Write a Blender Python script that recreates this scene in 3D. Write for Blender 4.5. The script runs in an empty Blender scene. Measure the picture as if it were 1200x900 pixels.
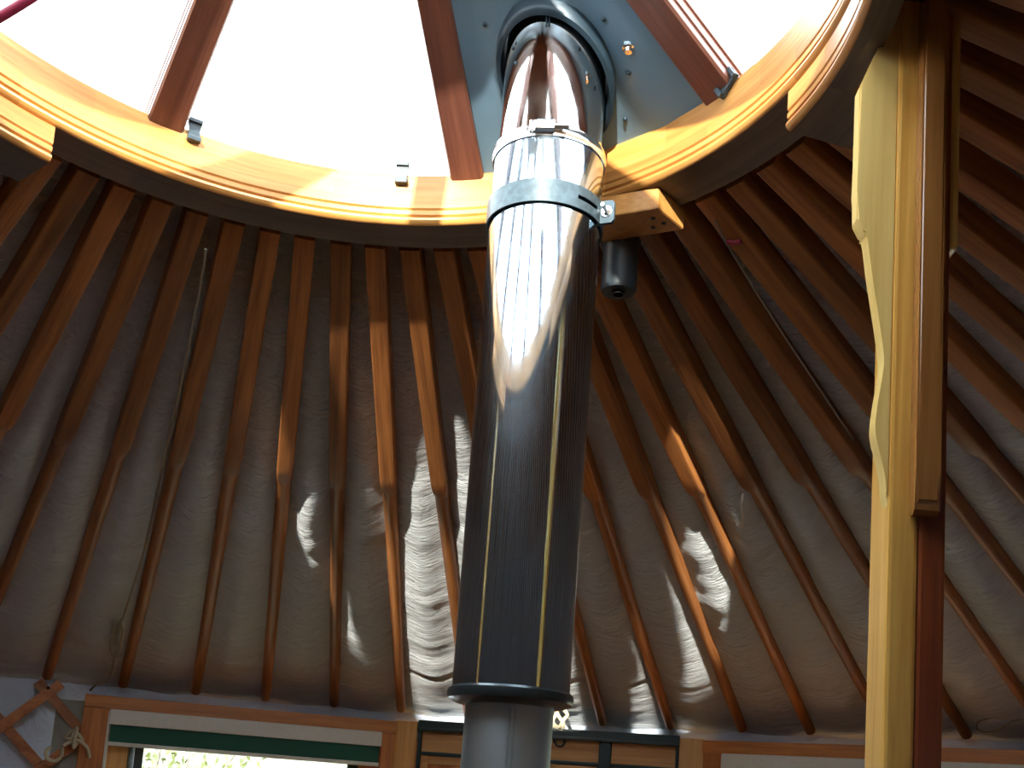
import bpy, bmesh, math, random
from mathutils import Vector, Matrix, noise
R_ = math.radians
C = bpy.context.scene.collection
random.seed(4)
EYE = 1.35                      # eye height above the floor; z values below named h are measured from the eye
CX, CY = 0.312, -1.334          # where the photographer stands (tent centre is the origin)

# ------------------------------------------------------------------ helpers
def fin(name, bm, mat, parent=None, smooth=False, uvs=None):
    me = bpy.data.meshes.new(name)
    bmesh.ops.recalc_face_normals(bm, faces=bm.faces)
    bm.to_mesh(me); bm.free()
    for m in (mat if isinstance(mat, (list, tuple)) else [mat]): me.materials.append(m)
    if smooth:
        me.polygons.foreach_set('use_smooth', [True]*len(me.polygons))
        try: me.set_sharp_from_angle(angle=R_(38))
        except Exception: pass
    o = bpy.data.objects.new(name, me); C.objects.link(o)
    if parent: o.parent = parent
    return o
def empty(name, loc=(0,0,0), rot=(0,0,0)):
    o = bpy.data.objects.new(name, None); C.objects.link(o)
    o.location = loc; o.rotation_euler = rot; o.empty_display_size = .05
    return o
def tag(o, label=None, cat=None, group=None, kind=None):
    if label: o['label'] = label
    if cat: o['category'] = cat
    if group: o['group'] = group
    if kind: o['kind'] = kind
    return o
def box(bm, x0, x1, y0, y1, z0, z1, bev=0.0):
    vs = [bm.verts.new(p) for p in ((x0,y0,z0),(x1,y0,z0),(x1,y1,z0),(x0,y1,z0),(x0,y0,z1),(x1,y0,z1),(x1,y1,z1),(x0,y1,z1))]
    fs = [bm.faces.new([vs[i] for i in f]) for f in ((0,3,2,1),(4,5,6,7),(0,1,5,4),(1,2,6,5),(2,3,7,6),(3,0,4,7))]
    if bev:
        es = list({e for f in fs for e in f.edges})
        bmesh.ops.bevel(bm, geom=es, offset=bev, segments=2, affect='EDGES', profile=.6)
    return bm
def loft(bm, rings, close=True, cap=True, loop=False):
    vv = [[bm.verts.new(p) for p in r] for r in rings]
    n = len(rings[0])
    m = len(vv)
    for i in range(m if loop else m-1):
        a, b = vv[i], vv[(i+1) % m]
        for j in range(n if close else n-1):
            k = (j+1) % n
            bm.faces.new((a[j], a[k], b[k], b[j]))
    if cap and not loop:
        bm.faces.new(vv[0]); bm.faces.new(list(reversed(vv[-1])))
    return bm
def lathe(bm, prof, n=64, a0=0.0, a1=2*math.pi, cx=0, cy=0, closed_prof=True):
    full = abs(a1-a0-2*math.pi) < 1e-6
    k = n if full else n+1
    rings = [[(cx+r*math.sin(a0+(a1-a0)*i/n), cy+r*math.cos(a0+(a1-a0)*i/n), z) for r, z in prof] for i in range(k)]
    return loft(bm, rings, close=closed_prof, cap=closed_prof, loop=full)
def prism(bm, pts, f):
    """polygon pts (u,w) extruded; f(u,w,t) -> xyz for t=0 and 1"""
    a = [bm.verts.new(f(u, w, 0)) for u, w in pts]; b = [bm.verts.new(f(u, w, 1)) for u, w in pts]
    bm.faces.new(a); bm.faces.new(list(reversed(b)))
    for i in range(len(pts)):
        j = (i+1) % len(pts); bm.faces.new((a[i], b[i], b[j], a[j]))
    return bm
def smooth_path(pts, sub=6):
    P = [Vector(p) for p in pts]
    if len(P) < 3: return P
    out = []
    for i in range(len(P)-1):
        p0 = P[max(i-1,0)]; p1 = P[i]; p2 = P[i+1]; p3 = P[min(i+2, len(P)-1)]
        for k in range(sub):
            t = k/sub
            out.append(.5*((2*p1)+(p2-p0)*t+(2*p0-5*p1+4*p2-p3)*t*t+(3*p1-p0-3*p2+p3)*t**3))
    out.append(P[-1]); return out
def tube(bm, pts, r, n=8, sub=6):
    P = smooth_path(pts, sub); rings = []
    ref = Vector((0.31,.2,.93))
    for i, p in enumerate(P):
        d = (P[min(i+1,len(P)-1)]-P[max(i-1,0)]).normalized()
        u = d.cross(ref)
        if u.length < .05: u = d.cross(Vector((1,0,0)))
        u.normalize(); v = d.cross(u)
        rings.append([p + r*(math.cos(t)*u+math.sin(t)*v) for t in [2*math.pi*k/n for k in range(n)]])
    return loft(bm, rings)
def az(a, R, z): return Vector((R*math.sin(R_(a)), R*math.cos(R_(a)), z))

# camera frame: turns a direction seen in the photograph into a ray, used only to place things at real depths
F_, PITCH, ROLL, V0 = 1311.0, .147, .073, 750.0
_fwd = Vector((0, math.cos(PITCH), math.sin(PITCH))); _up = Vector((0, -math.sin(PITCH), math.cos(PITCH))); _rt = Vector((1,0,0))
RIGHT = math.cos(ROLL)*_rt + math.sin(ROLL)*_up
UP = math.cos(ROLL)*_up - math.sin(ROLL)*_rt
EYEP = Vector((CX, CY, EYE))
def ray(u, v): return (_fwd + (u-600)/F_*RIGHT - (v-V0)/F_*UP).normalized()
def at_depth(u, v, y):           # y = distance in front of the eye
    d = ray(u, v); return EYEP + d*(y/d.y)
def on_wall(u, v, R):
    d = ray(u, v); a = d.x*d.x+d.y*d.y; b = 2*(EYEP.x*d.x+EYEP.y*d.y); c = EYEP.x**2+EYEP.y**2-R*R
    t = (-b+math.sqrt(b*b-4*a*c))/(2*a); return EYEP + d*t
def on_cone(u, v, R0, z0, s):
    d = ray(u, v); last = None; t = .3
    while t < 6:
        p = EYEP + d*t
        g = p.z-(z0-s*(math.hypot(p.x,p.y)-R0))
        if last is not None and last < 0 <= g: return p
        last = g; t += .002
    return EYEP + d*3

# ------------------------------------------------------------------ materials
def newmat(name):
    m = bpy.data.materials.new(name); m.use_nodes = True
    nt = m.node_tree; nt.nodes.clear()
    out = nt.nodes.new('ShaderNodeOutputMaterial'); b = nt.nodes.new('ShaderNodeBsdfPrincipled')
    nt.links.new(b.outputs[0], out.inputs[0])
    return m, nt, b
def N(nt, t, **kw):
    n = nt.nodes.new(t)
    for k, v in kw.items(): setattr(n, k, v)
    return n
def setv(n, **kw):
    for k, v in kw.items(): n.inputs[k.replace('_', ' ')].default_value = v
def srgb(r, g, b):
    f = lambda c: (c/255/12.92) if c/255 <= .04045 else ((c/255+.055)/1.055)**2.4
    return (f(r), f(g), f(b), 1)
def wood(name, dark, light, axis='X', rough=.38, scale=1.0, coat=.25, polar=False, vary=.25, spec=.5):
    m, nt, b = newmat(name); L = nt.links.new
    tc = N(nt, 'ShaderNodeTexCoord'); src = tc.outputs['Object']
    if polar:
        sx = N(nt, 'ShaderNodeSeparateXYZ'); L(src, sx.inputs[0])
        at = N(nt, 'ShaderNodeMath', operation='ARCTAN2'); L(sx.outputs[0], at.inputs[0]); L(sx.outputs[1], at.inputs[1])
        ln = N(nt, 'ShaderNodeVectorMath', operation='LENGTH'); L(src, ln.inputs[0])
        cb = N(nt, 'ShaderNodeCombineXYZ'); L(at.outputs[0], cb.inputs[0]); L(ln.outputs['Value'], cb.inputs[1]); L(sx.outputs[2], cb.inputs[2])
        src = cb.outputs[0]
    oi = N(nt, 'ShaderNodeObjectInfo')
    mp = N(nt, 'ShaderNodeMapping'); L(src, mp.inputs[0])
    lo, hi = 1.6*scale, 34*scale
    mp.inputs['Scale'].default_value = {'X': (lo,hi,hi), 'Y': (hi,lo,hi), 'Z': (hi,hi,lo)}[axis]
    ad = N(nt, 'ShaderNodeVectorMath', operation='ADD'); L(mp.outputs[0], ad.inputs[0])
    ml = N(nt, 'ShaderNodeMath', operation='MULTIPLY'); L(oi.outputs['Random'], ml.inputs[0]); ml.inputs[1].default_value = 57
    L(ml.outputs[0], ad.inputs[1])
    n1 = N(nt, 'ShaderNodeTexNoise'); L(ad.outputs[0], n1.inputs['Vector']); setv(n1, Scale=1.0, Detail=5.0, Roughness=.55, Distortion=.6)
    n2 = N(nt, 'ShaderNodeTexNoise'); L(ad.outputs[0], n2.inputs['Vector']); setv(n2, Scale=4.5, Detail=3.0)
    mx = N(nt, 'ShaderNodeMath', operation='MULTIPLY_ADD'); L(n2.outputs['Fac'], mx.inputs[0]); mx.inputs[1].default_value = .45; L(n1.outputs['Fac'], mx.inputs[2])
    cr = N(nt, 'ShaderNodeValToRGB'); L(mx.outputs[0], cr.inputs[0])
    cr.color_ramp.elements[0].position = .48; cr.color_ramp.elements[0].color = dark
    cr.color_ramp.elements[1].position = .92; cr.color_ramp.elements[1].color = light
    col = cr.outputs[0]
    hs = N(nt, 'ShaderNodeHueSaturation'); L(col, hs.inputs['Color'])
    mr = N(nt, 'ShaderNodeMapRange'); L(oi.outputs['Random'], mr.inputs[0]); mr.inputs['To Min'].default_value = 1-vary; mr.inputs['To Max'].default_value = 1+vary
    L(mr.outputs[0], hs.inputs['Value']); col = hs.outputs[0]
    if polar:   # glued-up segments of slightly different boards
        fl = N(nt, 'ShaderNodeMath', operation='MULTIPLY'); L(at.outputs[0], fl.inputs[0]); fl.inputs[1].default_value = 3.1
        zz = N(nt, 'ShaderNodeMath', operation='MULTIPLY'); L(sx.outputs[2], zz.inputs[0]); zz.inputs[1].default_value = 19
        f2 = N(nt, 'ShaderNodeMath', operation='FLOOR'); L(zz.outputs[0], f2.inputs[0])
        f4 = N(nt, 'ShaderNodeMath', operation='MULTIPLY_ADD'); L(f2.outputs[0], f4.inputs[0]); f4.inputs[1].default_value = .43; L(fl.outputs[0], f4.inputs[2])
        f3 = N(nt, 'ShaderNodeMath', operation='FLOOR'); L(f4.outputs[0], f3.inputs[0])
        cb2 = N(nt, 'ShaderNodeCombineXYZ'); L(f3.outputs[0], cb2.inputs[0]); L(f2.outputs[0], cb2.inputs[1])
        wn = N(nt, 'ShaderNodeTexWhiteNoise'); L(cb2.outputs[0], wn.inputs['Vector'])
        m2 = N(nt, 'ShaderNodeMapRange'); L(wn.outputs['Value'], m2.inputs[0]); m2.inputs['To Min'].default_value = .72; m2.inputs['To Max'].default_value = 1.2
        h2 = N(nt, 'ShaderNodeHueSaturation'); L(col, h2.inputs['Color']); L(m2.outputs[0], h2.inputs['Value']); col = h2.outputs[0]
    L(col, b.inputs['Base Color'])
    bp = N(nt, 'ShaderNodeBump'); L(mx.outputs[0], bp.inputs['Height']); setv(bp, Strength=.12, Distance=.01); L(bp.outputs[0], b.inputs['Normal'])
    setv(b, Roughness=rough); b.inputs['Coat Weight'].default_value = coat; b.inputs['Coat Roughness'].default_value = .18
    b.inputs['Specular IOR Level'].default_value = spec
    return m
def plain(name, col, rough=.5, metal=0.0, bump=0.0, bscale=60, noisec=.12, coat=0.0):
    m, nt, b = newmat(name); L = nt.links.new
    tc = N(nt, 'ShaderNodeTexCoord'); n1 = N(nt, 'ShaderNodeTexNoise'); L(tc.outputs['Object'], n1.inputs['Vector']); setv(n1, Scale=bscale, Detail=4.0)
    mr = N(nt, 'ShaderNodeMapRange'); L(n1.outputs['Fac'], mr.inputs[0]); mr.inputs['From Min'].default_value = .3; mr.inputs['From Max'].default_value = .7
    mr.inputs['To Min'].default_value = 1-noisec; mr.inputs['To Max'].default_value = 1+noisec
    hs = N(nt, 'ShaderNodeHueSaturation'); hs.inputs['Color'].default_value = col; L(mr.outputs[0], hs.inputs['Value']); L(hs.outputs[0], b.inputs['Base Color'])
    setv(b, Roughness=rough, Metallic=metal); b.inputs['Coat Weight'].default_value = coat
    if bump:
        bp = N(nt, 'ShaderNodeBump'); L(n1.outputs['Fac'], bp.inputs['Height']); setv(bp, Strength=bump, Distance=.01); L(bp.outputs[0], b.inputs['Normal'])
    return m
def metal(name, col, rough, streak=.0, smudge=.1, bumpy=0.0, haze=0.0):
    """polished sheet: fine vertical drawing marks, faint smudges"""
    m, nt, b = newmat(name); L = nt.links.new
    tc = N(nt, 'ShaderNodeTexCoord')
    mp = N(nt, 'ShaderNodeMapping'); L(tc.outputs['Object'], mp.inputs[0]); mp.inputs['Scale'].default_value = (260, 260, 1.2)
    n1 = N(nt, 'ShaderNodeTexNoise'); L(mp.outputs[0], n1.inputs['Vector']); setv(n1, Scale=1.0, Detail=2.0)
    n2 = N(nt, 'ShaderNodeTexNoise'); L(tc.outputs['Object'], n2.inputs['Vector']); setv(n2, Scale=14.0, Detail=6.0, Roughness=.65)
    mr = N(nt, 'ShaderNodeMapRange'); L(n2.outputs['Fac'], mr.inputs[0]); mr.inputs['From Min'].default_value = .45; mr.inputs['From Max'].default_value = .75
    mr.inputs['To Min'].default_value = rough; mr.inputs['To Max'].default_value = rough+smudge
    L(mr.outputs[0], b.inputs['Roughness'])
    b.inputs['Base Color'].default_value = col; setv(b, Metallic=1.0)
    bp = N(nt, 'ShaderNodeBump'); L(n1.outputs['Fac'], bp.inputs['Height']); setv(bp, Strength=streak, Distance=.002)
    last = bp
    if bumpy:
        n3 = N(nt, 'ShaderNodeTexNoise'); L(tc.outputs['Object'], n3.inputs['Vector']); setv(n3, Scale=7.0, Detail=2.0)
        b2 = N(nt, 'ShaderNodeBump'); L(n3.outputs['Fac'], b2.inputs['Height']); setv(b2, Strength=bumpy, Distance=.02); L(bp.outputs[0], b2.inputs['Normal']); last = b2
    L(last.outputs[0], b.inputs['Normal'])
    if haze:      # greasy film that spreads part of the reflection
        g = N(nt, 'ShaderNodeBsdfGlossy'); g.inputs['Color'].default_value = (.62,.76,.86,1); g.inputs['Roughness'].default_value = .32
        L(last.outputs[0], g.inputs['Normal'])
        mm = N(nt, 'ShaderNodeMixShader'); mm.inputs[0].default_value = haze
        out = [n for n in nt.nodes if n.type == 'OUTPUT_MATERIAL'][0]
        L(b.outputs[0], mm.inputs[1]); L(g.outputs[0], mm.inputs[2]); L(mm.outputs[0], out.inputs[0])
    return m
def fabric(name, c1, c2, rough=.55, wrinkle=.6, sx=5.0, sy=42.0, spec=.4):
    m, nt, b = newmat(name); L = nt.links.new
    uv = N(nt, 'ShaderNodeUVMap', uv_map='UVMap')
    mp = N(nt, 'ShaderNodeMapping'); L(uv.outputs[0], mp.inputs[0]); mp.inputs['Scale'].default_value = (sx, sy, 1)
    n1 = N(nt, 'ShaderNodeTexNoise'); L(mp.outputs[0], n1.inputs['Vector']); setv(n1, Scale=1.0, Detail=5.0, Roughness=.6, Distortion=2.2)
    mp2 = N(nt, 'ShaderNodeMapping'); L(uv.outputs[0], mp2.inputs[0]); mp2.inputs['Scale'].default_value = (sx*.6, sy*.22, 1); mp2.inputs['Rotation'].default_value = (0,0,.35)
    n2 = N(nt, 'ShaderNodeTexNoise'); L(mp2.outputs[0], n2.inputs['Vector']); setv(n2, Scale=1.0, Detail=3.0, Distortion=2.0)
    n2.noise_type = 'RIDGED_MULTIFRACTAL'
    w = N(nt, 'ShaderNodeTexNoise'); L(uv.outputs[0], w.inputs['Vector']); setv(w, Scale=3.0, Detail=3.0)
    mx = N(nt, 'ShaderNodeMix', data_type='RGBA'); L(w.outputs['Fac'], mx.inputs[0]); mx.inputs[6].default_value = c1; mx.inputs[7].default_value = c2
    L(mx.outputs[2], b.inputs['Base Color'])
    b1 = N(nt, 'ShaderNodeBump'); L(n1.outputs['Fac'], b1.inputs['Height']); setv(b1, Strength=wrinkle, Distance=.022)
    b2 = N(nt, 'ShaderNodeBump'); L(n2.outputs['Fac'], b2.inputs['Height']); setv(b2, Strength=wrinkle*.5, Distance=.02); L(b1.outputs[0], b2.inputs['Normal'])
    L(b2.outputs[0], b.inputs['Normal'])
    setv(b, Roughness=rough); b.inputs['Specular IOR Level'].default_value = spec
    return m
def clear(name, tint=(.97,.99,1,1)):
    m = bpy.data.materials.new(name); m.use_nodes = True; nt = m.node_tree; nt.nodes.clear()
    out = N(nt, 'ShaderNodeOutputMaterial'); tr = N(nt, 'ShaderNodeBsdfTransparent'); gl = N(nt, 'ShaderNodeBsdfGlossy')
    tr.inputs[0].default_value = tint; gl.inputs['Roughness'].default_value = .02
    mx = N(nt, 'ShaderNodeMixShader'); mx.inputs[0].default_value = .05
    nt.links.new(tr.outputs[0], mx.inputs[1]); nt.links.new(gl.outputs[0], mx.inputs[2])
    nt.links.new(mx.outputs[0], out.inputs[0]); return m

M_pole = wood('varnished_pole_wood', srgb(116,68,38), srgb(178,116,62), 'X', rough=.48, coat=.06, vary=.28, spec=.3)
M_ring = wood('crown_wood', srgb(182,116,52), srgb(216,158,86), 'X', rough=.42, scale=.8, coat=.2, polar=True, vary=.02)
M_under = wood('hazed_rim_underside', srgb(92,76,66), srgb(128,108,94), 'X', rough=.6, scale=.8, coat=.0, polar=True, vary=.02)  # darker, greyer rim wood: haze under the rim put into the colour
M_spoke = wood('spoke_wood', srgb(86,50,42), srgb(118,74,58), 'X', rough=.4, coat=.25, vary=.06)
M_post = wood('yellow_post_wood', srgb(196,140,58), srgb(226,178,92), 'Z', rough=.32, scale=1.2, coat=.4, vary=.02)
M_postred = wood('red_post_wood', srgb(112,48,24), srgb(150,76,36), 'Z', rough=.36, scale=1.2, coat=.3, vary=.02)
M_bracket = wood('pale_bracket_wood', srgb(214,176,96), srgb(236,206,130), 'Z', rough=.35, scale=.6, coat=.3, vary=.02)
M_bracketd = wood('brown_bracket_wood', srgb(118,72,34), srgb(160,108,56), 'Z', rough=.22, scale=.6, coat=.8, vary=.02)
M_frame = wood('window_frame_wood', srgb(176,98,40), srgb(216,142,70), 'X', rough=.4, coat=.25, vary=.10)
M_framev = wood('window_jamb_wood', srgb(164,86,34), srgb(212,134,64), 'Z', rough=.4, coat=.25, vary=.12)
M_palev = wood('pale_jamb_wood', srgb(208,146,74), srgb(232,180,104), 'Z', rough=.45, coat=.15, vary=.05)
M_doorw = wood('door_panel_wood', srgb(186,124,62), srgb(222,168,100), 'X', rough=.45, coat=.1, vary=.08)
M_lath = wood('lath_wood', srgb(150,84,40), srgb(196,124,66), 'X', rough=.5, coat=.1, vary=.2)
M_floor = wood('floor_boards', srgb(92,56,32), srgb(140,92,54), 'X', rough=.45, coat=.1, vary=.02)
M_lining = fabric('grey_roof_lining', (.54,.575,.60,1), (.62,.655,.68,1), rough=.5, wrinkle=1.0, sx=11.0, sy=52.0)
M_wallcloth = fabric('pale_blue_wall_cloth', srgb(186,200,220), srgb(200,212,230), rough=.7, wrinkle=.45, sx=5, sy=5)
M_band = fabric('grey_felt_band', srgb(150,152,140), srgb(164,164,150), rough=.8, wrinkle=.2, sx=4, sy=4)
M_shield = metal('polished_shield_steel', (.42,.54,.66,1), .05, streak=.015, smudge=.10, haze=.07)
M_sheet = metal('dull_roof_sheet', (.20,.34,.46,1), .34, streak=.0, smudge=.14, bumpy=.3)
M_sheet.node_tree.nodes['Principled BSDF'].inputs['Metallic'].default_value = .45
M_upper = metal('polished_upper_steel', (.72,.70,.69,1), .05, streak=.02, smudge=.08, bumpy=.05)
M_pipe = metal('brushed_pipe_steel', (.42,.46,.48,1), .46, streak=.10, smudge=.1)
M_clamp = metal('bright_clamp_steel', (.8,.8,.8,1), .16, streak=.0, smudge=.1)
M_band_steel = plain('dark_band_steel', srgb(58,74,82), .42, metal=.3, bump=.05, bscale=90, noisec=.3)
M_collar = plain('dark_collar_steel', srgb(40,58,70), .4, metal=.3)
M_black = plain('black_enamel', srgb(26,34,36), .32, noisec=.1, coat=.2)
M_blackp = plain('black_plastic', srgb(30,40,46), .4)
M_clip = plain('dark_teal_clip', srgb(48,62,70), .35)
M_greyal = plain('pale_blind_rail', srgb(228,226,214), .5, noisec=.03)
M_green = plain('green_blind_cloth', srgb(30,92,72), .7, bump=.1, bscale=220, noisec=.06)
M_greenm = plain('dark_green_metal', srgb(24,46,46), .35, noisec=.06)
M_sash = plain('dark_bronze_sash', srgb(60,62,58), .4)
M_rod = plain('grey_plastic_rod', srgb(128,142,146), .3)
M_rope = plain('cream_rope', srgb(208,196,164), .85, bump=.5, bscale=400)
M_cord = plain('grey_cord', srgb(150,142,124), .85, bump=.4, bscale=500)
M_red = plain('red_cord', srgb(150,28,62), .55)
M_glass = clear('clear_crown_film')
M_wglass = clear('window_glass')

# ------------------------------------------------------------------ dimensions (h above the eye)
ROOF_R, ROOF_H = 2.9, .314; SL = (.80-.314)/(2.9-1.596)          # slope of the pole undersides
def under(R): return EYE + ROOF_H + SL*(ROOF_R-R)
A0 = math.degrees(-.641); NP = 72; ANG = math.atan(SL)
RIN, ROUT = .70, .792
RZ0, RZ1 = EYE+1.100, EYE+1.205

# ------------------------------------------------------------------ setting
bm = bmesh.new(); box(bm, -3.2, 3.2, -3.2, 3.2, -.06, 0); fl = fin('floor', bm, M_floor); tag(fl, kind='structure')

def uv_sheet(name, rows, mat, uvf, parent=None, smooth=True):
    """rows of points -> one sheet with a UV map in metres"""
    bm = bmesh.new(); uvl = bm.loops.layers.uv.new('UVMap')
    vv = [[bm.verts.new(p) for p in r] for r in rows]
    for i in range(len(rows)-1):
        for j in range(len(rows[0])-1):
            f = bm.faces.new((vv[i][j], vv[i][j+1], vv[i+1][j+1], vv[i+1][j])); f.smooth = True
            for l, (a, b_) in zip(f.loops, ((i,j),(i,j+1),(i+1,j+1),(i+1,j))): l[uvl].uv = uvf(a, b_)
    me = bpy.data.meshes.new(name); bm.to_mesh(me); bm.free(); me.materials.append(mat)
    o = bpy.data.objects.new(name, me); C.objects.link(o)
    if parent: o.parent = parent
    return o

# roof lining: a cone of cloth lying on the poles, wrinkled across the slope
azs = [a*.5 for a in range(-160, 161)] + [80+2*k for k in range(1, 100)] + [280]
ns = 130
rows = []
for a in azs:
    row = []
    for j in range(ns+1):
        R = .785 + (3.0-.785)*j/ns
        ph = ((a-A0)/5.0) % 1.0
        sag = math.sin(math.pi*ph)**2
        s = R
        q = Vector((R_(a)*R*4.0+s*1.5, s*7.0, 3.1)); q2 = Vector((R_(a)*R*5.5, s*27.0+R_(a)*4, 9.7))
        amp = min(1.0, max(.12, (R-1.0)/.7))
        edge = 1.0 if -80 <= a <= 80 else .6
        d = (.006*noise.noise(q) + .0045*noise.noise(q2))*amp*(.35+.65*sag)*edge
        d += -.030*sag*min(1, max(0,(R-.9)/.8))*(1-.75*min(1, max(0,(R-2.6)/.32)))*(1+.4*noise.noise(Vector((a*.37, s*1.3, 0))))
        hem = 2.60 + .02*noise.noise(Vector((a*.05, 1.7, 0)))
        d += .012*max(0, 1-abs(R-hem)/.03) if R > hem else 0      # an overlap seam
        z = under(R) + .054 - .019*min(1, max(0, (R-1.5)/.6)) + d
        row.append(az(a, R, z))
    rows.append(row)
ceil = uv_sheet('ceiling', rows, M_lining, lambda i, j: (R_(azs[i])*1.9, .785+(3.0-.785)*j/ns))
tag(ceil, kind='structure')

# wall cloth behind the lattice (full height where there is no joinery, strips above and below it)
def wall_cloth(name, a0, a1, z0, z1, R=2.965):
    n = max(2, int((a1-a0)/1.2)); m = max(2, int((z1-z0)/.05))
    rows = [[az(a0+(a1-a0)*i/n, R+.010*noise.noise(Vector((i*.5, j*.35, z0)))+.006*noise.noise(Vector((i*1.1+j*.5, j*.4, 7))), z0+(z1-z0)*j/m) for j in range(m+1)] for i in range(n+1)]
    o = uv_sheet(name, rows, M_wallcloth, lambda i, j: (R_(a0+(a1-a0)*i/n)*R, (z1-z0)*j/m)); tag(o, kind='structure'); return o
ZT = EYE+.352
wall_cloth('wall_left', -180, -24.2, 0, ZT)
wall_cloth('wall_right', 47, 180, 0, ZT)
wall_cloth('wall_front_top', -25.4, 47, EYE+.242, ZT)
wall_cloth('wall_front', -24.2, 47, 0, EYE-.60)

# ------------------------------------------------------------------ roof poles
def pole_mesh():
    bm = bmesh.new(); L = (2.905-.80)/math.cos(ANG); Lt = (1.596-.80)/math.cos(ANG); n = 24
    def ring(x, w, h, e, zc):
        pts = []
        for k in range(n):
            t = 2*math.pi*(k+.5)/n; c, s = math.cos(t), math.sin(t)
            pts.append((x, w*math.copysign(abs(c)**e, c), zc+h*math.copysign(abs(s)**e, s)))
        return pts
    r = []
    # square, slightly bevelled upper half; its underside ends in a short scooped tongue, then a round lower half
    r.append(ring(0, .0212, .0265, .16, .0265))
    r.append(ring(Lt*.5, .0215, .0265, .16, .0265))
    r.append(ring(Lt-.075, .0215, .0265, .16, .0265))
    r.append(ring(Lt-.035, .0212, .0258, .22, .0272))
    r.append(ring(Lt-.012, .0208, .0243, .45, .0287))
    r.append(ring(Lt+.006, .0204, .0222, .8, .0308))
    r.append(ring(Lt+.018, .0200, .0203, 1.0, .0327))
    for k in range(1, 6):
        x = Lt+.02+(L-Lt-.02)*k/5; rr = .0200-.0022*k/5
        r.append(ring(x, rr, rr, 1.0, .0327-.008*k/5))
    loft(bm, r); return bm
proto = fin('roof_pole', pole_mesh(), M_pole, smooth=True)
ords = ['first','second','third','fourth','fifth','sixth','seventh','eighth','ninth','tenth','eleventh','twelfth','thirteenth']
pole_fix = {12: .6, 13: -.5}
for k in range(NP):
    i = k-14
    a = A0 + 5.0*i
    o = proto if k == 0 else proto.copy()
    if k: C.objects.link(o)
    p = az(a + (.25*noise.noise(Vector((i*3.7, .4, 2))) if i not in pole_fix else pole_fix[i]*.8), .80, under(.80))
    o.location = p; o.rotation_euler = (0, ANG, R_(90-a))
    if -3 <= i <= 8: lab = 'orange-brown wooden roof pole with square upper half, %s to the left of the chimney' % ords[8-i]
    elif i == 9: lab = 'roof pole almost hidden by the chimney, its upper half just along the chimney\'s left edge'
    elif i == 10: lab = 'roof pole whose round foot comes out just right of the chimney\'s lower end'
    elif 11 <= i <= 13: lab = 'orange-brown wooden roof pole seen whole between chimney and post, %s from the chimney' % ords[i-11]
    elif i == 14: lab = 'roof pole just left of the post, its foot hidden behind the post'
    elif 15 <= i <= 24: lab = 'dark brown roof pole leaving the right edge of the post, %s up from the window' % ords[i-15]
    else: lab = 'varnished wooden roof pole on the near side of the roof, outside the picture'
    tag(o, lab, 'roof pole', 'roof poles fanning out from the crown wheel')

# ------------------------------------------------------------------ crown wheel
crown = empty('crown_wheel', (0, 0, RZ0))
tag(crown, 'large round wooden crown wheel with grooved rim and radiating spokes overhead', 'crown wheel')
def mould(z0, z1, r0, r1):
    return [(r0+.004, z1), (r0, z1-.004), (r0, z0+.034), (r0+.0035, z0+.031), (r0, z0+.028), (r0, z0+.020), (r0+.0045, z0+.017), (r0-.001, z0+.013), (r0-.0025, z0+.008), (r0, z0+.003), (r0+.006, z0), (r1, z0), (r1, z1)]
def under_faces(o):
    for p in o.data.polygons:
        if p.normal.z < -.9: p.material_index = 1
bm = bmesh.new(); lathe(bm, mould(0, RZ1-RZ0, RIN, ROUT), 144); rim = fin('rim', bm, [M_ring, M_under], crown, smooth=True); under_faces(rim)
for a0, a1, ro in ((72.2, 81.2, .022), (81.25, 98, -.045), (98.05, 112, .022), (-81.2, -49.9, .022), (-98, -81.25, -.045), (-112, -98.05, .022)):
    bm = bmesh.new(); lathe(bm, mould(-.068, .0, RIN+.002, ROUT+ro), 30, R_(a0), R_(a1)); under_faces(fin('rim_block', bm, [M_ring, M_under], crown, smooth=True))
CON_S = (1.60-1.19)/.70
def cone(R): return 1.60 - CON_S*R          # undersides of the spokes, above the eye
SPA = [13.2, 57.5, 102.4, 147.4, 192.4, 237.4, 282.0, 325.6]
# spoke: a moulded bar rising from the rim to the hub
def spoke_mesh():
    bm = bmesh.new(); L = .70/math.cos(math.atan(CON_S))
    w = .0335
    sec = [(-w+.004,0),(w-.004,0),(w,.004),(w,.012),(w-.003,.014),(w-.003,.018),(w,.020),(w,.030),(w-.003,.032),(w-.003,.036),(w,.038),(w,.078),
           (-w,.078),(-w,.038),(-w+.003,.036),(-w+.003,.032),(-w,.030),(-w,.020),(-w+.003,.018),(-w+.003,.014),(-w,.012),(-w,.004)]
    rings = []
    for x in (-.012, L*.3, L*.55, L*.76):
        t = 1-.25*max(0, x)/L
        rings.append([(x, y*t, z) for y, z in sec])
    loft(bm, rings); return bm
sp0 = None
for k, a in enumerate(SPA):
    if sp0 is None: o = sp0 = fin('spoke', spoke_mesh(), M_spoke, crown)
    else: o = sp0.copy(); C.objects.link(o); o.parent = crown
    o.location = az(a, .70, EYE+cone(.70)-RZ0); o.rotation_euler = (0, -math.atan(CON_S), R_(90-a)+math.pi)
for o in crown.children:
    if o.name.startswith('spoke'):
        pass
bm = bmesh.new(); lathe(bm, [(0.001, .385), (.045, .383), (.055, .372), (.185, .366), (.200, .372), (.204, .385), (.204, .475), (.17, .50), (.001, .53)], 40, closed_prof=False); fin('hub', bm, M_spoke, crown, smooth=True)
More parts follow.
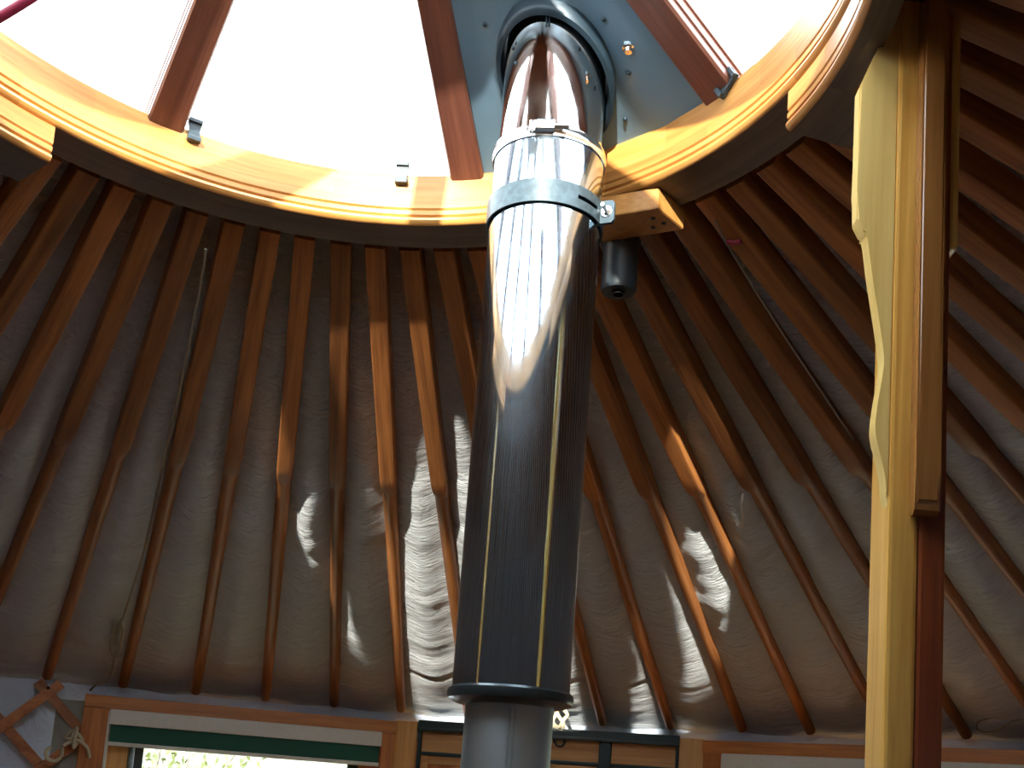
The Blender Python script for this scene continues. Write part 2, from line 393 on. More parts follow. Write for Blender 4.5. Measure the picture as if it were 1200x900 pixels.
# clear panes lying on the spokes, one per gap; the chimney's gap is closed by a metal sheet instead
def pane_mesh(a0, a1):
    bm = bmesh.new(); rows = []
    for i in range(9):
        a = a0+(a1-a0)*i/8
        rows.append([az(a, R, EYE+cone(R)+.082/math.cos(math.atan(CON_S))-RZ0) for R in (.205,.35,.5,.70,.80)])
    loft(bm, rows, close=False, cap=False); return bm
for k, a in enumerate(SPA):
    if k == 0: continue
    fin('roof_pane', pane_mesh(a, (SPA+[373.2])[k+1]), M_glass, crown)

# ------------------------------------------------------------------ metal sheet closing the chimney's gap in the crown
CH = Vector((CX+.004, CY+1.80))              # chimney axis
rows = 70
def sheet_z(R, a): return EYE+cone(R)+.012+.004*math.sin(a*.5+R*9)
sheet = empty('flue_sheet', az(34, .5, EYE+cone(.5)))
tag(sheet, 'dull blue-grey metal sheet filling the crown gap around the chimney', 'metal sheet')
off = sheet.location.copy()
bm = bmesh.new(); na, nr = 120, 120
grid = [[bm.verts.new(az(14.4+42.0*i/na, .19+.525*j/nr, sheet_z(.19+.525*j/nr, 14.4+42.0*i/na))-off) for j in range(nr+1)] for i in range(na+1)]
for i in range(na):
    for j in range(nr):
        q = (grid[i][j], grid[i+1][j], grid[i+1][j+1], grid[i][j+1])
        c = sum((v.co for v in q), Vector())/4+off
        if (c.xy-CH).length > .0985: bm.faces.new(q)
bmesh.ops.delete(bm, geom=[v for v in bm.verts if not v.link_faces], context='VERTS')
sh = fin('sheet', bm, M_sheet, sheet, smooth=True)
bm = bmesh.new(); rg = []
for k in range(72):
    t = 2*math.pi*k/72; ring = []
    for r, dz in ((.0955, -.018), (.098,-.024), (.1055, -.022), (.1075, -.016), (.108, .004), (.0955, .06), (.0905, .06)):
        x, y = CH.x+r*math.cos(t), CH.y+r*math.sin(t); RR = math.hypot(x, y)
        ring.append(Vector((x, y, sheet_z(RR, 34)+dz))-off)
    rg.append(ring)
loft(bm, rg, loop=True); fin('collar', bm, M_collar, sheet, smooth=True)
rv0 = None
for k in range(9):
    t = R_(-165+k*36); r = .134
    x, y = CH.x+r*math.cos(t), CH.y+r*math.sin(t); RR = math.hypot(x, y); A = math.degrees(math.atan2(x, y))
    if not (15.5 < A < 54 and RR < .68): continue
    if rv0 is None:
        bm = bmesh.new(); bmesh.ops.create_uvsphere(bm, u_segments=12, v_segments=8, radius=.0042); rv0 = fin('rivet', bm, M_collar, sheet, smooth=True); o = rv0
    else: o = rv0.copy(); C.objects.link(o); o.parent = sheet
    o.location = Vector((x, y, sheet_z(RR, A)-.001))-off
# a stout bolt end in the sheet right of the chimney
p = on_cone(737, 52, 0, EYE+1.615, CON_S)
bm = bmesh.new(); lathe(bm, [(.001,-.012),(.006,-.012),(.007,-.006),(.011,-.005),(.011,.004),(.001,.004)], 20, closed_prof=False)
o = fin('bolt', bm, M_clamp, sheet, smooth=True); o.location = Vector((p.x, p.y, sheet_z(math.hypot(p.x,p.y), 40)))-off

# ------------------------------------------------------------------ chimney
chim = empty('chimney', (CH.x, CH.y, 0))
tag(chim, 'tall polished steel chimney pipe with a wide shield rising through the crown wheel', 'chimney')
RS, RP = .0955, .0715
zs0, zs1 = EYE+.181, EYE+1.112
bm = bmesh.new(); lathe(bm, [(RP, 0), (RP, zs0+.03), (RP-.004, zs0+.03), (RP-.004, 0)], 72); pipe = fin('stovepipe', bm, M_pipe, chim, smooth=True)
# folded seam down the front of the lower pipe
bm = bmesh.new(); t = R_(-87)
for dt in (-.055, .055):
    tt = t+dt; tube(bm, [((RP+.0005)*math.cos(tt), (RP+.0005)*math.sin(tt), .0), ((RP+.0005)*math.cos(tt), (RP+.0005)*math.sin(tt), zs0-.03)], .0022, 8)
fin('seam', bm, M_pipe, pipe, smooth=True)
bm = bmesh.new(); lathe(bm, [(RS, zs0-.002), (RS, zs1), (RS-.004, zs1+.0), (RS-.004, zs0-.002)], 128); shield = fin('heat_shield', bm, M_shield, chim, smooth=True)
bm = bmesh.new(); lathe(bm, [(RP-.002, zs0-.024), (RP+.003, zs0-.0245), (RS-.006, zs0-.0215), (RS+.005, zs0-.016), (RS+.0075, zs0-.008), (RS+.006, zs0-.001), (RS+.001, zs0+.003), (RS-.002, zs0+.003), (RP-.002, zs0)], 96)
fin('flange', bm, M_black, chim, smooth=True)
bm = bmesh.new(); lathe(bm, [(.0895, zs1-.04), (.0895, EYE+2.02), (.0865, EYE+2.02), (.0865, zs1-.04)], 128); up = fin('upper_pipe', bm, M_upper, chim, smooth=True)
# vertical lap seam and screw heads near the top of the upper pipe
bm = bmesh.new()
for tt in (R_(-104), R_(-101)): tube(bm, [(.0897*math.cos(tt), .0897*math.sin(tt), EYE+1.30), (.0897*math.cos(tt), .0897*math.sin(tt), EYE+2.0)], .0018, 8)
fin('seam', bm, M_collar, up, smooth=True)
s0 = None
for tt, z in ((-148, 1.285), (-122, 1.33), (-62, 1.345), (-28, 1.30), (-140,1.25)):
    if s0 is None:
        bm = bmesh.new(); bmesh.ops.create_uvsphere(bm, u_segments=10, v_segments=6, radius=.0034); s0 = fin('screw', bm, M_collar, up, smooth=True); o = s0
    else: o = s0.copy(); C.objects.link(o); o.parent = up
    o.location = (.0897*math.cos(R_(tt)), .0897*math.sin(R_(tt)), EYE+z)
# bright worm-drive clamp at the top of the shield
bm = bmesh.new(); lathe(bm, [(RS+.0005, zs1-.016), (RS+.0022, zs1-.016), (RS+.0022, zs1-.012), (RS+.0034, zs1-.010), (RS+.0034, zs1-.003), (RS+.0022, zs1-.001), (RS+.0022, zs1+.004), (RS+.0005, zs1+.004)], 96)
hc = fin('hose_clamp', bm, M_clamp, chim, smooth=True)
tb = R_(-94)
Mt = Matrix.Translation((0,0,zs1-.004)) @ Matrix.Rotation(tb+math.pi/2, 4, 'Z')
bm = bmesh.new(); box(bm, -.020, .012, -RS-.017, -RS-.002, -.0085, .0085, .003); bmesh.ops.transform(bm, matrix=Mt, verts=bm.verts); fin('clamp_housing', bm, M_clamp, hc)
bm = bmesh.new(); box(bm, -.028, .026, -RS-.008, -RS-.002, -.006, .006, .0015)
for x in (-.030, -.024): box(bm, x, x+.004, -RS-.013, -RS-.003, -.011, .008, .001)
bmesh.ops.transform(bm, matrix=Mt, verts=bm.verts); fin('clamp_bridge', bm, M_clamp, hc)
bm = bmesh.new()
ps = [Vector((.010, -RS-.010, .0)), Vector((.036, -RS-.010, .0))]
tube(bm, ps, .0052, 12); bmesh.ops.transform(bm, matrix=Mt, verts=bm.verts); fin('clamp_screw', bm, M_clamp, hc, smooth=True)

# ------------------------------------------------------------------ chimney holder: black steel band and the wood block under the rim
hold = empty('chimney_holder', (CH.x, CH.y, EYE+1.0))
tag(hold, 'dark steel band holding the chimney, bolted to a wooden block under the crown rim', 'chimney holder')
RB = RS+.0025
zb = -.002
def band_pts(t, z): return (RB*math.cos(t), RB*math.sin(t), z)
bm = bmesh.new()
T0, T1 = R_(-395), R_(-22)
n = 150; H = .020
def slot(t): return R_(-60) < t < R_(-33)
# full band, with a slot cut near the bolt
zrow = [-H, -.004, .0035, H]
rowsf = []
for i in range(n+1):
    t = T0+(T1-T0)*i/n
    if t < R_(-382): continue
    rowsf.append(t)
for side in (0, 1):
    rr = RB if side == 0 else RB+.003
    vv = [[bm.verts.new((rr*math.cos(t), rr*math.sin(t), z)) for z in zrow] for t in rowsf]
    for i in range(len(rowsf)-1):
        for j in range(3):
            if j == 1 and slot((rowsf[i]+rowsf[i+1])/2): continue
            bm.faces.new((vv[i][j], vv[i+1][j], vv[i+1][j+1], vv[i][j+1]))
    if side == 0: inner = vv
    else:
        for i in range(len(rowsf)-1):
            for j in (0, 3): bm.faces.new((inner[i][j], inner[i+1][j], vv[i+1][j], vv[i][j]))
        for i in range(len(rowsf)-1):       # slot walls
            if slot((rowsf[i]+rowsf[i+1])/2):
                for j in (1, 2): bm.faces.new((inner[i][j], inner[i+1][j], vv[i+1][j], vv[i][j]))
bmesh.ops.transform(bm, matrix=Matrix.Translation((0,0,zb)), verts=bm.verts)
band = fin('band', bm, M_band_steel, hold, smooth=True)
# flat ears where the band's ends run out to the bolt and the block
bm = bmesh.new()
tE = R_(-22); dv = Vector((math.cos(tE), math.sin(tE), 0)); tv = Vector((-math.sin(tE), math.cos(tE), 0))
def ear(u, w, s): return dv*(RB+.001+u) + tv*(w) + Vector((0,0,s))
for w0 in (-.004, .0):
    prism(bm, [(-.004,-H),(.022,-H),(.026,-H+.005),(.026,H-.005),(.022,H),(-.004,H)], lambda u, s, t, w0=w0: ear(u, w0+.003*t, s+zb))
fin('band_ear', bm, M_band_steel, hold)
bm = bmesh.new(); c = ear(.013, 0, zb); 
for w0, r0, w1 in ((-.0285,.0035,.010), (-.012,.0068,-.006), (-.0062,.0098,-.0042)):
    prism(bm, [(r0*math.cos(2*math.pi*k/(6 if r0 == .0068 else 18)), r0*math.sin(2*math.pi*k/(6 if r0 == .0068 else 18))) for k in range(6 if r0 == .0068 else 18)],
          lambda u, s, t, w0=w0, w1=w1: dv*(RB+.014+u)+tv*(w0+(w1-w0)*t)+Vector((0,0,s+zb)))
bo = fin('bolt', bm, M_clamp, hold)
# wooden block: long face towards the tent's middle, end cut at a slant
def at_height(u, v, z):
    d = ray(u, v); return EYEP + d*((z-EYE)/d.z)
b0 = at_height(700, 232, RZ0-.0005); b1 = at_height(772, 219, RZ0-.0005)
zt = RZ0-.0005
dirv = (b1-b0); dirv.z = 0; dirv.normalize(); nrm = Vector((-dirv.y, dirv.x, 0))
pb = Vector((b1.x, b1.y, zt)); Lb = .135
def blk(u, w, z): return pb - dirv*u + nrm*w + Vector((0,0,z)) - hold.location
poly = [(0,0),(Lb,0),(Lb,.085),(-.022,.085)]
bm = bmesh.new(); prism(bm, poly, lambda u, w, t: blk(u, w, -.040*t))
bmesh.ops.bevel(bm, geom=list(bm.edges), offset=.0015, segments=2, affect='EDGES')
block = fin('wood_block', bm, M_ring, hold)
bm = bmesh.new()
for u, w in ((.018,.030),(.005,.052),(.028,.060)):
    prism(bm, [(.0042*math.cos(2*math.pi*k/12), .0042*math.sin(2*math.pi*k/12)) for k in range(12)], lambda a, b_, t, u=u, w=w: blk(u+a, w+b_, -.0403-.0012*t))
fin('screw_heads', bm, M_blackp, block)
# black rounded cap hanging in the shadow behind the block
pc = at_depth(727, 302, 1.99)-Vector((0,0,.014))
cap = empty('hanging_canister', pc); tag(cap, 'small black rounded canister in shadow below the wooden block beside the chimney', 'canister')
bm = bmesh.new(); lathe(bm, [(.001,.055),(.030,.054),(.037,.049),(.038,.044),(.034,.038),(.034,-.05),(.031,-.056),(.001,-.056)], 40, closed_prof=False); fin('canister_body', bm, M_blackp, cap, smooth=True)
bm = bmesh.new(); lathe(bm, [(.010,-.056),(.013,-.058),(.013,-.061),(.009,-.061)], 24); fin('canister_ring', bm, M_black, cap, smooth=True)

# ------------------------------------------------------------------ dark clips on the rim
def clip(u, v, label, tilt=0.0, k=0):
    d = ray(u, v); q = None
    a = d.x*d.x+d.y*d.y; b = 2*(EYEP.x*d.x+EYEP.y*d.y); c = EYEP.x**2+EYEP.y**2-RIN**2
    t = (-b+math.sqrt(b*b-4*a*c))/(2*a); p = EYEP+d*t
    A = math.atan2(p.x, p.y); z = min(p.z, RZ1-.006)
    r = empty('rim_clip', (RIN*math.sin(A), RIN*math.cos(A), z), (0, tilt, -A))
    tag(r, label, 'clip', 'dark clips on the crown rim')
    # local -y points to the tent's middle
    bm = bmesh.new()
    pts = [(-.012,-.020),(.012,-.020),(.013,-.014),(.0085,.0),(.013,.016),(.0135,.024),(-.0135,.024),(-.013,.016),(-.0085,.0),(-.013,-.014)]
    prism(bm, pts, lambda u_, w_, t_: (u_, -.0015-.007*t_, w_))
    bmesh.ops.bevel(bm, geom=list(bm.edges), offset=.0012, segments=2, affect='EDGES'); fin('clip_body', bm, M_clip, r)
    bm = bmesh.new(); box(bm, -.0125, .0125, -.0145, -.0075, -.020, -.011, .002); fin('clip_catch', bm, M_clip, r)
    bm = bmesh.new(); box(bm, -.013, .013, -.0135, -.0075, .016, .024, .002); fin('clip_hook', bm, M_clip, r)
    return r
clip(227, 155, 'dark grey-blue clip on the rim beside the foot of the left spoke')
clip(472, 203, 'dark clip on the rim between the left spoke and the chimney')
clip(855, 84, 'dark clip lying on the rim under the right-hand spoke', tilt=.95)
# red cord crossing the sky in the upper left corner
p0 = at_depth(-40, 42, 1.25); p1 = at_depth(0, 20, 1.25); p2 = at_depth(42, -6, 1.25); p3 = at_depth(110, -52, 1.25)
def lower_than_panes(p): return p
bm = bmesh.new(); tube(bm, [p0, p1, p2, p3], .0062, 10)
o = fin('red_rope', bm, M_red, smooth=True); tag(o, 'dark red rope slanting across the sky in the upper left corner of the crown', 'rope')

# ------------------------------------------------------------------ posts
def carve(sgn_bm, prof, thick, f):
    prism(sgn_bm, prof, f); return sgn_bm
def make_post(x, y, label, seen):
    W = .036; r = empty('support_post', (x, y, 0)); tag(r, label, 'post')
    H = RZ0+.02
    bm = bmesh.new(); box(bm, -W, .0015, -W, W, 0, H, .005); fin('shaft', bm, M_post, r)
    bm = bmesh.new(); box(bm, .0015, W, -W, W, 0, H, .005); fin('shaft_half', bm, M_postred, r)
    # carved bracket boards on the four faces: profile (out, height)
    z = lambda yp: EYE+.394+(600-yp)*.00118
    pr = [(0, z(596)), (.004, z(578)), (.006, z(560)), (.013, z(536)), (.0205, z(510)), (.0185, z(482)), (.0125, z(446)), (.0115, z(425)), (.018, z(390)), (.030, z(335)), (.038, z(292)), (.044, z(282)), (.053, z(268)), (.0545, z(235)), (.0545, z(110)), (.010, z(18)), (0, z(14))]
    sm = [(p.x, p.y) for p in smooth_path([(u, w, 0) for u, w in pr[1:13]], 5)]
    pts = [(u, min(w, RZ0-.003)) for u, w in [pr[0]]+sm+pr[13:]]
    T = .018
    bm = bmesh.new(); prism(bm, pts, lambda u, w, t: (-W-u*.94+.001, -W+.003+.024*t, w)); bmesh.ops.bevel(bm, geom=[e for e in bm.edges if abs((e.verts[0].co-e.verts[1].co).y) < 1e-5], offset=.002, segments=2, affect='EDGES')
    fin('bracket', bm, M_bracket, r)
    bm = bmesh.new(); box(bm, W-.001, W+.011, -W+.002, -W+.040, z(296), H-.001, .004); fin('bracket', bm, M_post, r)
    # front and rear boards: long straight moulded boards with rounded lower ends
    zl = z(606)
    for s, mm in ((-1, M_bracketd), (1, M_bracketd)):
        bm = bmesh.new()
        prof = [(-.001, zl+.006), (.012, zl), (.020, zl+.004), (.0245, zl+.016), (.0255, zl+.05), (.0255, H-.001), (-.001, H-.001)]
        xs = (-.012, .0185)
        prism(bm, prof, lambda u, w, t, s=s: (xs[0]+(xs[1]-xs[0])*t, s*(W+u), w))
        bmesh.ops.bevel(bm, geom=[e for e in bm.edges if e.calc_length() > .03], offset=.004, segments=3, affect='EDGES')
        bb = fin('bracket', bm, mm, r)
        bm = bmesh.new(); prism(bm, [(-.001, zl+.03), (.008, zl+.035), (.008, H-.001), (-.001, H-.001)], lambda u, w, t, s=s: (.0185+.008*t, s*(W+u), w)); fin('bracket_strip', bm, mm, bb)
    return r
make_post(CX+.492, CY+1.385, 'square varnished post with carved brackets, yellow left half and dark red right half', True)
make_post(-.80, .0, 'square carved post on the far left, outside the picture', False).rotation_euler = (0, 0, math.pi)

# ------------------------------------------------------------------ joinery along the far wall
def chord(a0, a1, R=2.885):
    p, q = az(a0, R, 0), az(a1, R, 0); d = (q-p); L = d.length; d.normalize()
    return p, math.atan2(d.y, d.x), L
def unit(name, a0, a1): 
    p, rz, L = chord(a0, a1); r = empty(name, (p.x, p.y, 0), (0, 0, rz)); return r, L
Z = lambda h: EYE+h
def bpart(name, mat, par, x0, x1, y0, y1, z0, z1, bev=.003):
    bm = bmesh.new(); box(bm, x0, x1, y0, y1, z0, z1, bev); return fin(name, bm, mat, par)
TOP = .282; BOT = -.60
# local x runs to the right along the wall, local -y faces the room
def window(name, a0, a1, lab, cut_right=False):
    r, L = unit(name, a0, a1); tag(r, kind='structure')
    jw = .088
    f = bpart('window_head', M_frame, r, 0, L, -.03, .118, Z(TOP-.046), Z(TOP))
    bpart('window_jamb', M_framev, r, 0, jw, -.028, .055, Z(BOT), Z(TOP-.0465))
    bpart('window_jamb', M_framev, r, L-.055, L, -.028, .055, Z(BOT), Z(TOP-.0465))
    bpart('window_sill', M_frame, r, -.02, L+.02, -.06, .06, Z(BOT-.045), Z(BOT))
    # dark sash with a wooden stile each side and the glass
    x0, x1 = jw, L-.055
    bpart('window_stile', M_palev, r, x0+.0, x0+.075, .01, .05, Z(BOT), Z(TOP-.0465))
    bpart('window_stile', M_framev, r, x1-.075, x1, .01, .05, Z(BOT), Z(TOP-.0465))
    s = bpart('window_sash', M_sash, r, x0+.0755, x0+.125, .02, .045, Z(BOT), Z(TOP-.05))
    bpart('window_sash', M_sash, r, x1-.115, x1-.0755, .02, .045, Z(BOT), Z(TOP-.05))
    bpart('window_sash', M_sash, r, x0+.125, x1-.115, .02, .045, Z(TOP-.172), Z(TOP-.05))
    bm = bmesh.new(); tube(bm, [(x0+.088, .004, Z(BOT+.02)), (x0+.088, .004, Z(TOP-.165))], .0095, 12, 1); fin('window_rod', M_rod, r) if False else fin('window_rod', bm, M_rod, r, smooth=True)
    bpart('window_glass', M_wglass, r, x0+.12, x1-.11, .031, .035, Z(BOT+.0), Z(TOP-.17), 0)
    # roller blind, rolled up: pale cassette rail, a strip of green cloth, pale bottom bar
    p = r.location + Matrix.Rotation(r.rotation_euler.z, 3, 'Z') @ Vector((x0, -.03, Z(TOP-.05)))
    b = empty('roller_blind', p, (0, 0, r.rotation_euler.z)); tag(b, lab, 'blind', 'rolled-up roller blinds')
    w = x1-x0-.004
    rail = bpart('blind_rail', M_greyal, b, .004, w, -.030, .060, -.050, .0035, .003)
    bpart('blind_cloth', M_green, b, .010, w-.006, -.014, -.006, -.112, -.048, .001)
    bpart('blind_bar', M_greyal, b, .006, w-.002, -.018, -.002, -.124, -.110, .003)
    bpart('blind_side_rail', M_greyal, b, -.0005, .0065, -.020, .02, -.75, -.004, .001)
    return r, L
window('window_1', -24.1, -1.9, 'rolled-up green roller blind with pale rail across the left window')
window('window_2', 20.9, 46.6, 'rolled-up green roller blind with pale rail behind the wooden post')
# door with dark green metal frame between the windows
r, L = unit('door_1', -1.9, 20.9); tag(r, kind='structure')
bpart('door_jamb', M_palev, r, .002, .085, -.03, .055, .0, Z(TOP+.004))
bpart('door_jamb', M_palev, r, L-.088, L-.002, -.03, .055, .0, Z(TOP+.004))
bpart('door_jamb_joint', M_framev, r, .0855, .098, -.028, .05, .0, Z(TOP-.06))
x0, x1 = .094, L-.089
bpart('door_head', M_greenm, r, x0-.004, x1+.002, -.035, .118, Z(TOP-.022), Z(TOP+.010))
bpart('door_head_lip', M_greenm, r, x0-.004, x1+.002, -.048, -.033, Z(TOP-.030), Z(TOP-.018))
bpart('door_edge', M_greenm, r, x0-.003, x0+.010, -.034, .045, .0, Z(TOP-.0225))
bpart('door_edge', M_greenm, r, x1-.010, x1+.001, -.034, .045, .0, Z(TOP-.0225))
xm = x0+(x1-x0)*.725
bpart('door_mullion', M_greenm, r, xm-.022, xm+.022, -.034, .04, .0, Z(TOP-.0225))
bpart('door_mullion', M_greenm, r, x0+.43, x0+.465, -.034, .04, .0, Z(TOP-.0225))
xs = [x0+.010, x0+.43, x0+.465, xm-.022, xm+.022, x1-.010]
for a, b in ((0,1),(2,3),(4,5)):
    bpart('door_panel', M_doorw, r, xs[a]+.0005, xs[b]-.0005, -.018, .03, Z(TOP-.105), Z(TOP-.023), .002)
    bpart('door_rail', M_greenm, r, xs[a]+.0005, xs[b]-.0005, -.022, .03, Z(TOP-.118), Z(TOP-.1055), .002)
    bpart('door_panel', M_framev, r, xs[a]+.03, xs[b]-.03, -.010, .02, .02, Z(TOP-.150), .002)
    bpart('door_stile', M_doorw, r, xs[a]+.0005, xs[a]+.0295, -.016, .03, .02, Z(TOP-.1185), .002)
    bpart('door_stile', M_doorw, r, xs[b]-.0295, xs[b]-.0005, -.016, .03, .02, Z(TOP-.1185), .002)
    bpart('door_rail', M_doorw, r, xs[a]+.03, xs[b]-.03, -.016, .03, Z(TOP-.1495), Z(TOP-.1185), .002)
# pale sheet pinned on the door behind the cord
q = on_wall(673, 876, 2.80)

# ------------------------------------------------------------------ lattice wall to the left of the window
RL = 2.905
lat = empty('lattice_wall', az(-40, RL, 0)); tag(lat, 'crossed wooden laths of the lattice wall left of the window', 'lattice wall')
loc = lat.location.copy()
def on_lat(a, h, dr): return az(a, RL+dr, h)
def lath(aT, s, dr, zt=None, t0=0.0):
    """a flat lath running down the round wall from its head at angle aT; s=+1 leans right going down"""
    bm = bmesh.new(); n = 24; zt = zt or Z(.312); Hh = 1.5
    rings = []
    for i in range(n+1):
        t = t0+(1-t0)*i/n; z = zt - Hh*t; a = aT + s*math.degrees(Hh*t*1.02/RL)
        c = on_lat(a, z, dr)
        tang = Vector((math.cos(R_(a)), -math.sin(R_(a)), 0)); rad = Vector((math.sin(R_(a)), math.cos(R_(a)), 0))
        dl = (tang*s*1.02 - Vector((0,0,1))).normalized(); wv = dl.cross(rad).normalized()
        w, h = .0175, .0055
        rings.append([c+wv*w+rad*h-loc, c+wv*w-rad*h-loc, c-wv*w-rad*h-loc, c-wv*w+rad*h-loc])
    loft(bm, rings); return fin('lath', bm, M_lath, lat)
aH = A0+5.0*2                  # heads meet under the pole feet
for k in range(0, 9):
    a = aH-5.0*k
    if k < 8: lath(a-.6+.0, 1, .012) if a-.6 > -90 else None
    lath(a+.9, -1, -.003)
lath(aH+5.0+1.4, -1, -.003, t0=.106)
# pegs at the crossings in view
bm = bmesh.new()
for a, h in ((aH+.1, .292), (aH-5+.1, .292)):
    c = on_lat(a, Z(h), -.012)-loc
    g = bmesh.ops.create_uvsphere(bm, u_segments=10, v_segments=6, radius=.006)['verts']
    bmesh.ops.translate(bm, verts=g, vec=c)
fin('lath_knots', bm, M_blackp, lat, smooth=True)
# grey felt edging between lattice and window
bm = None
rows = [[az(-25.9+.1*i*1.1, 2.935-.001*i, Z(.26)-.9*j/12) for j in range(13)] for i in range(18)]
band_o = uv_sheet('trim_1', rows, M_band, lambda i, j: (i*.01, j*.08)); tag(band_o, kind='structure')

# ------------------------------------------------------------------ ropes and cords
def rope(name, pix, r, mat, label, cat, depth=None, n=8, sub=6):
    pts = []
    for q in pix:
        u, v, R = q; pts.append(on_wall(u, v, R) if R > 0 else None)
    bm = bmesh.new(); tube(bm, pts, r, n, sub); o = fin(name, bm, mat, smooth=True); tag(o, label, cat); return o
def cone_pt(u, v, off): return on_cone(u, v, ROOF_R, EYE+ROOF_H+off, SL)
# long pull cord down the lining on the left, with its knotted bundle
bm = bmesh.new(); tube(bm, [cone_pt(u, v, -.006) for u, v in ((241,292),(236,330),(214,440),(192,540),(170,640),(155,690),(144,724))], .0032, 6)
o = fin('pull_cord', bm, M_cord, smooth=True); tag(o, 'thin pale cord running down the lining at left with a knotted bundle', 'cord')
bd = bmesh.new()
P = [cone_pt(u, v, -.008) for u, v in ((144,724),(137,735),(131,750),(130,764),(136,770),(141,752),(143,735),(137,728),(132,742),(135,760),(139,765),(138,748),(142,730),(137,740),(134,772),(131,787),(126,796),(112,803),(106,809))]
tube(bd, P, .0042, 7); fin('cord_bundle', bd, M_cord, o, smooth=True)
# thin cord down the right slope with a red tip
bm = bmesh.new(); tube(bm, [cone_pt(u, v, -.003) for u, v in ((838,258),(850,281),(862,303),(905,372),(950,440),(1000,515))], .0022, 6)
o = fin('thin_cord', bm, M_cord, smooth=True); tag(o, 'thin grey cord along a pole on the right slope with a red tag', 'cord')
bm = bmesh.new(); tube(bm, [cone_pt(u, v, -.004) for u, v in ((852,283),(860,284),(868,283))], .0045, 8); fin('red_tag', bm, M_red, o, smooth=True)
# short white string hanging from the lining
bm = bmesh.new(); tube(bm, [cone_pt(u, v, -.008) for u, v in ((871,579),(869,592),(870,606),(870,619))], .003, 6)
o = fin('white_string', bm, plain('white_string_mat', srgb(225,222,215), .8), smooth=True); tag(o, 'short white string hanging from the lining on the right slope', 'string')
# loop of twine at the right edge
bm = bmesh.new(); tube(bm, [cone_pt(u, v, -.004) for u, v in ((1199,842),(1185,846),(1170,855),(1155,858),(1145,854),(1147,846),(1162,842),(1180,843),(1199,842))], .0026, 6)
o = fin('twine_loop', bm, M_cord, smooth=True); tag(o, 'pale loop of twine on the lining at the lower right edge', 'twine')
# cream rope tied in a bow on the lattice
bow = rope('tied_rope', [(105,888,2.84),(102,876,2.83),(92,868,2.83),(80,866,2.84),(78,862,2.84),(86,856,2.84),(96,866,2.83),(94,870,2.84),(82,870,2.84),(84,862,2.84),(90,853,2.83),(88,864,2.82),(86,876,2.83),(90,868,2.84),(74,874,2.83),(72,886,2.83),(64,892,2.83),(55,888,2.83),(54,880,2.83),(60,876,2.84)], .0062, M_rope, 'cream rope tied in a loose bow on the lattice beside the left window', 'rope')
# coil of cream rope behind the chimney above the door
def onw(u, v, R=2.80): return on_wall(u, v, R)
coil = [onw(*q) for q in ((655,818),(648,826),(646,840),(650,852),(658,856),(660,848),(654,838),(650,828),(656,822),(653,834),(648,846),(655,852),(661,843),(665,838),(660,830))]
bm = bmesh.new(); tube(bm, coil, .007, 8); o = fin('rope_coil', bm, M_rope, smooth=True); tag(o, 'small coil of cream rope hanging above the door just right of the chimney', 'rope')
lp = [onw(*q) for q in ((650,852),(648,862),(652,873),(659,874),(662,866),(657,858))]
bm = bmesh.new(); tube(bm, lp, .004, 8); o = fin('black_cord_loop', bm, M_blackp, smooth=True); tag(o, 'black cord loop hanging below the rope coil in front of the door', 'cord')

# ------------------------------------------------------------------ outdoors beyond the windows
m, nt, b = newmat('scrub_hillside'); L_ = nt.links.new
tc = N(nt, 'ShaderNodeTexCoord'); n1 = N(nt, 'ShaderNodeTexNoise'); L_(tc.outputs['Object'], n1.inputs['Vector']); setv(n1, Scale=1.1, Detail=8.0, Roughness=.7)
cr = N(nt, 'ShaderNodeValToRGB'); L_(n1.outputs['Fac'], cr.inputs[0])
cr.color_ramp.elements[0].position = .32; cr.color_ramp.elements[0].color = srgb(60,64,40)
cr.color_ramp.elements[1].position = .66; cr.color_ramp.elements[1].color = srgb(126,122,110)
e = cr.color_ramp.elements.new(.5); e.color = srgb(94,96,72)
L_(cr.outputs[0], b.inputs['Base Color']); setv(b, Roughness=.9)
bm = bmesh.new(); vv = []
for i in range(61):
    row = []
    for j in range(31):
        x = -16+36*i/60; y = 5.5+20*j/30
        z = .1 + .30*(y-5.5) + .5*noise.noise(Vector((x*.25, y*.25, 0))) + .16*noise.noise(Vector((x*1.1, y*1.1, 4)))
        row.append(bm.verts.new((x, y, z)))
    vv.append(row)
for i in range(60):
    for j in range(30): bm.faces.new((vv[i][j], vv[i+1][j], vv[i+1][j+1], vv[i][j+1]))
hill = fin('hillside', bm, m, smooth=True); tag(hill, kind='structure')
bm = bmesh.new(); box(bm, -40, 40, -40, 5.7, -.30, -.08); gr = fin('ground', bm, m); tag(gr, kind='structure')
def leafmat(name, c1, c2):
    m, nt, b = newmat(name); oi = N(nt, 'ShaderNodeTexCoord'); n = N(nt, 'ShaderNodeTexNoise'); nt.links.new(oi.outputs['Object'], n.inputs['Vector']); setv(n, Scale=9.0)
    mx = N(nt, 'ShaderNodeMix', data_type='RGBA'); nt.links.new(n.outputs['Fac'], mx.inputs[0]); mx.inputs[6].default_value = c1; mx.inputs[7].default_value = c2
    nt.links.new(mx.outputs[2], b.inputs['Base Color']); setv(b, Roughness=.6); return m
M_leaf = leafmat('pale_scrub_leaves', srgb(66,76,30), srgb(116,120,70))
M_twig = leafmat('grey_twigs', srgb(90,82,70), srgb(130,122,110))
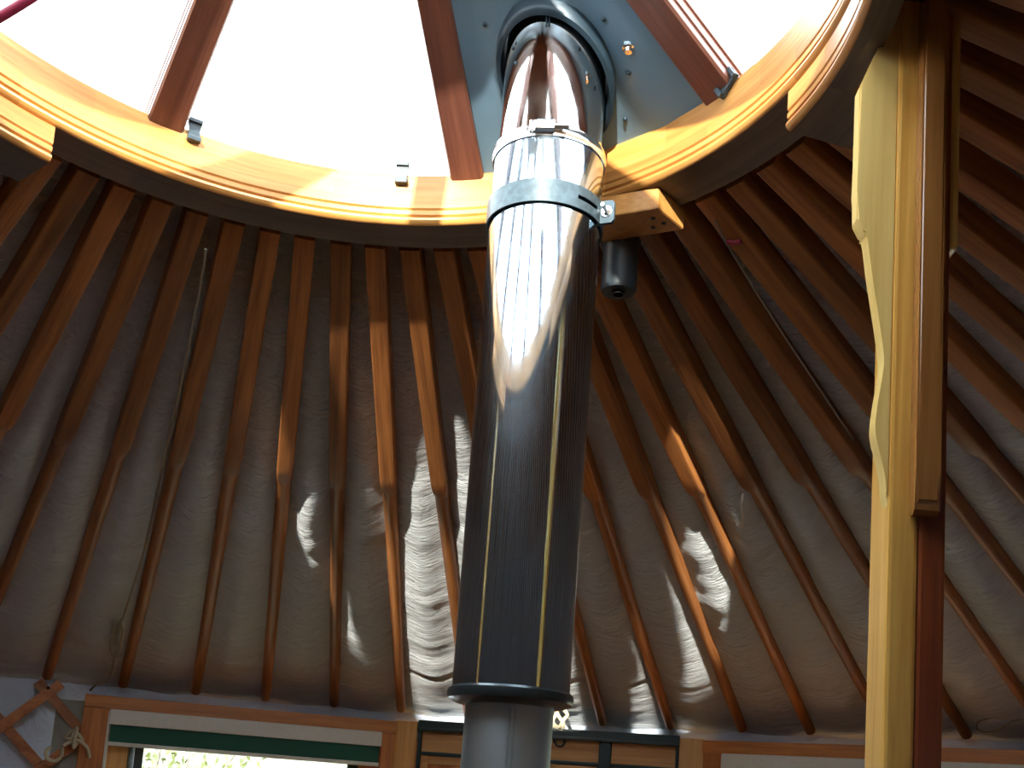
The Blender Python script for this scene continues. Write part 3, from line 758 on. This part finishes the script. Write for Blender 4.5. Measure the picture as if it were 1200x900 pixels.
def shrub(x, y, z, s, lab):
    rnd = random.Random(int(x*100)); r = empty('shrub', (x, y, z)); tag(r, lab, 'shrub', 'scrub outside the left window')
    bt = bmesh.new(); bl = bmesh.new()
    for k in range(26):
        a = rnd.uniform(0, 6.28); t = rnd.uniform(.2, 1.0); top = Vector((math.cos(a)*t*s*.8, math.sin(a)*t*s*.8, s*rnd.uniform(.7, 1.5)))
        tube(bt, [(0,0,-.2), top*.5+Vector((rnd.uniform(-.1,.1), 0, .1*s)), top], .012*s, 5, 2)
        for q in range(60):
            c = top*rnd.uniform(.45, 1.05)+Vector((rnd.gauss(0,.14*s), rnd.gauss(0,.14*s), rnd.gauss(0,.14*s)))
            u = Vector((rnd.gauss(0,1), rnd.gauss(0,1), rnd.gauss(0,1))).normalized(); v = u.orthogonal().normalized(); l = .05*s
            bl.faces.new([bl.verts.new(c+u*l), bl.verts.new(c+v*l*.4), bl.verts.new(c-u*l), bl.verts.new(c-v*l*.4)])
    fin('twigs', bt, M_twig, r); lf = fin('foliage', bl, M_leaf, r)
shrub(-1.95, 6.6, .55, .7, 'pale green shrub at the left of the view through the left window')
shrub(-.35, 8.6, 1.1, .75, 'yellowish green shrub in the middle of the view through the left window')
shrub(.75, 6.9, .6, .6, 'twiggy pale shrub at the right of the view through the left window')

# ------------------------------------------------------------------ light
w = bpy.data.worlds.new('World'); bpy.context.scene.world = w; w.use_nodes = True
bg = w.node_tree.nodes['Background']; bg.inputs[0].default_value = (.86, .95, 1.0, 1); bg.inputs[1].default_value = 10.0
sun = bpy.data.lights.new('sun', 'SUN'); sun.energy = 13; sun.angle = R_(.7); sun.color = (1.0, .93, .80)
so = bpy.data.objects.new('sun', sun); C.objects.link(so)
SA, SE = 9.0, 14.5
dvec = Vector((math.sin(R_(SA))*math.cos(R_(SE)), math.cos(R_(SA))*math.cos(R_(SE)), -math.sin(R_(SE))))
so.rotation_euler = dvec.to_track_quat('-Z', 'Y').to_euler(); so.location = (-2, -8, 6)

# ------------------------------------------------------------------ camera
cam = bpy.data.cameras.new('camera'); cam.sensor_fit = 'HORIZONTAL'; cam.sensor_width = 36; cam.lens = 36*F_/1200
cam.shift_y = (V0-450)/1200; cam.clip_start = .02
co = bpy.data.objects.new('camera', cam); C.objects.link(co)
mw = Matrix((RIGHT, UP, -_fwd)).transposed().to_4x4(); mw.translation = EYEP
co.matrix_world = mw
sc = bpy.context.scene; sc.camera = co
sc.view_settings.view_transform = 'Standard'; sc.view_settings.exposure = 0.22
sc.cycles.max_bounces = 12; sc.cycles.diffuse_bounces = 6; sc.cycles.glossy_bounces = 6; sc.cycles.transparent_max_bounces = 12
sc.cycles.sample_clamp_indirect = 12; sc.cycles.caustics_reflective = False
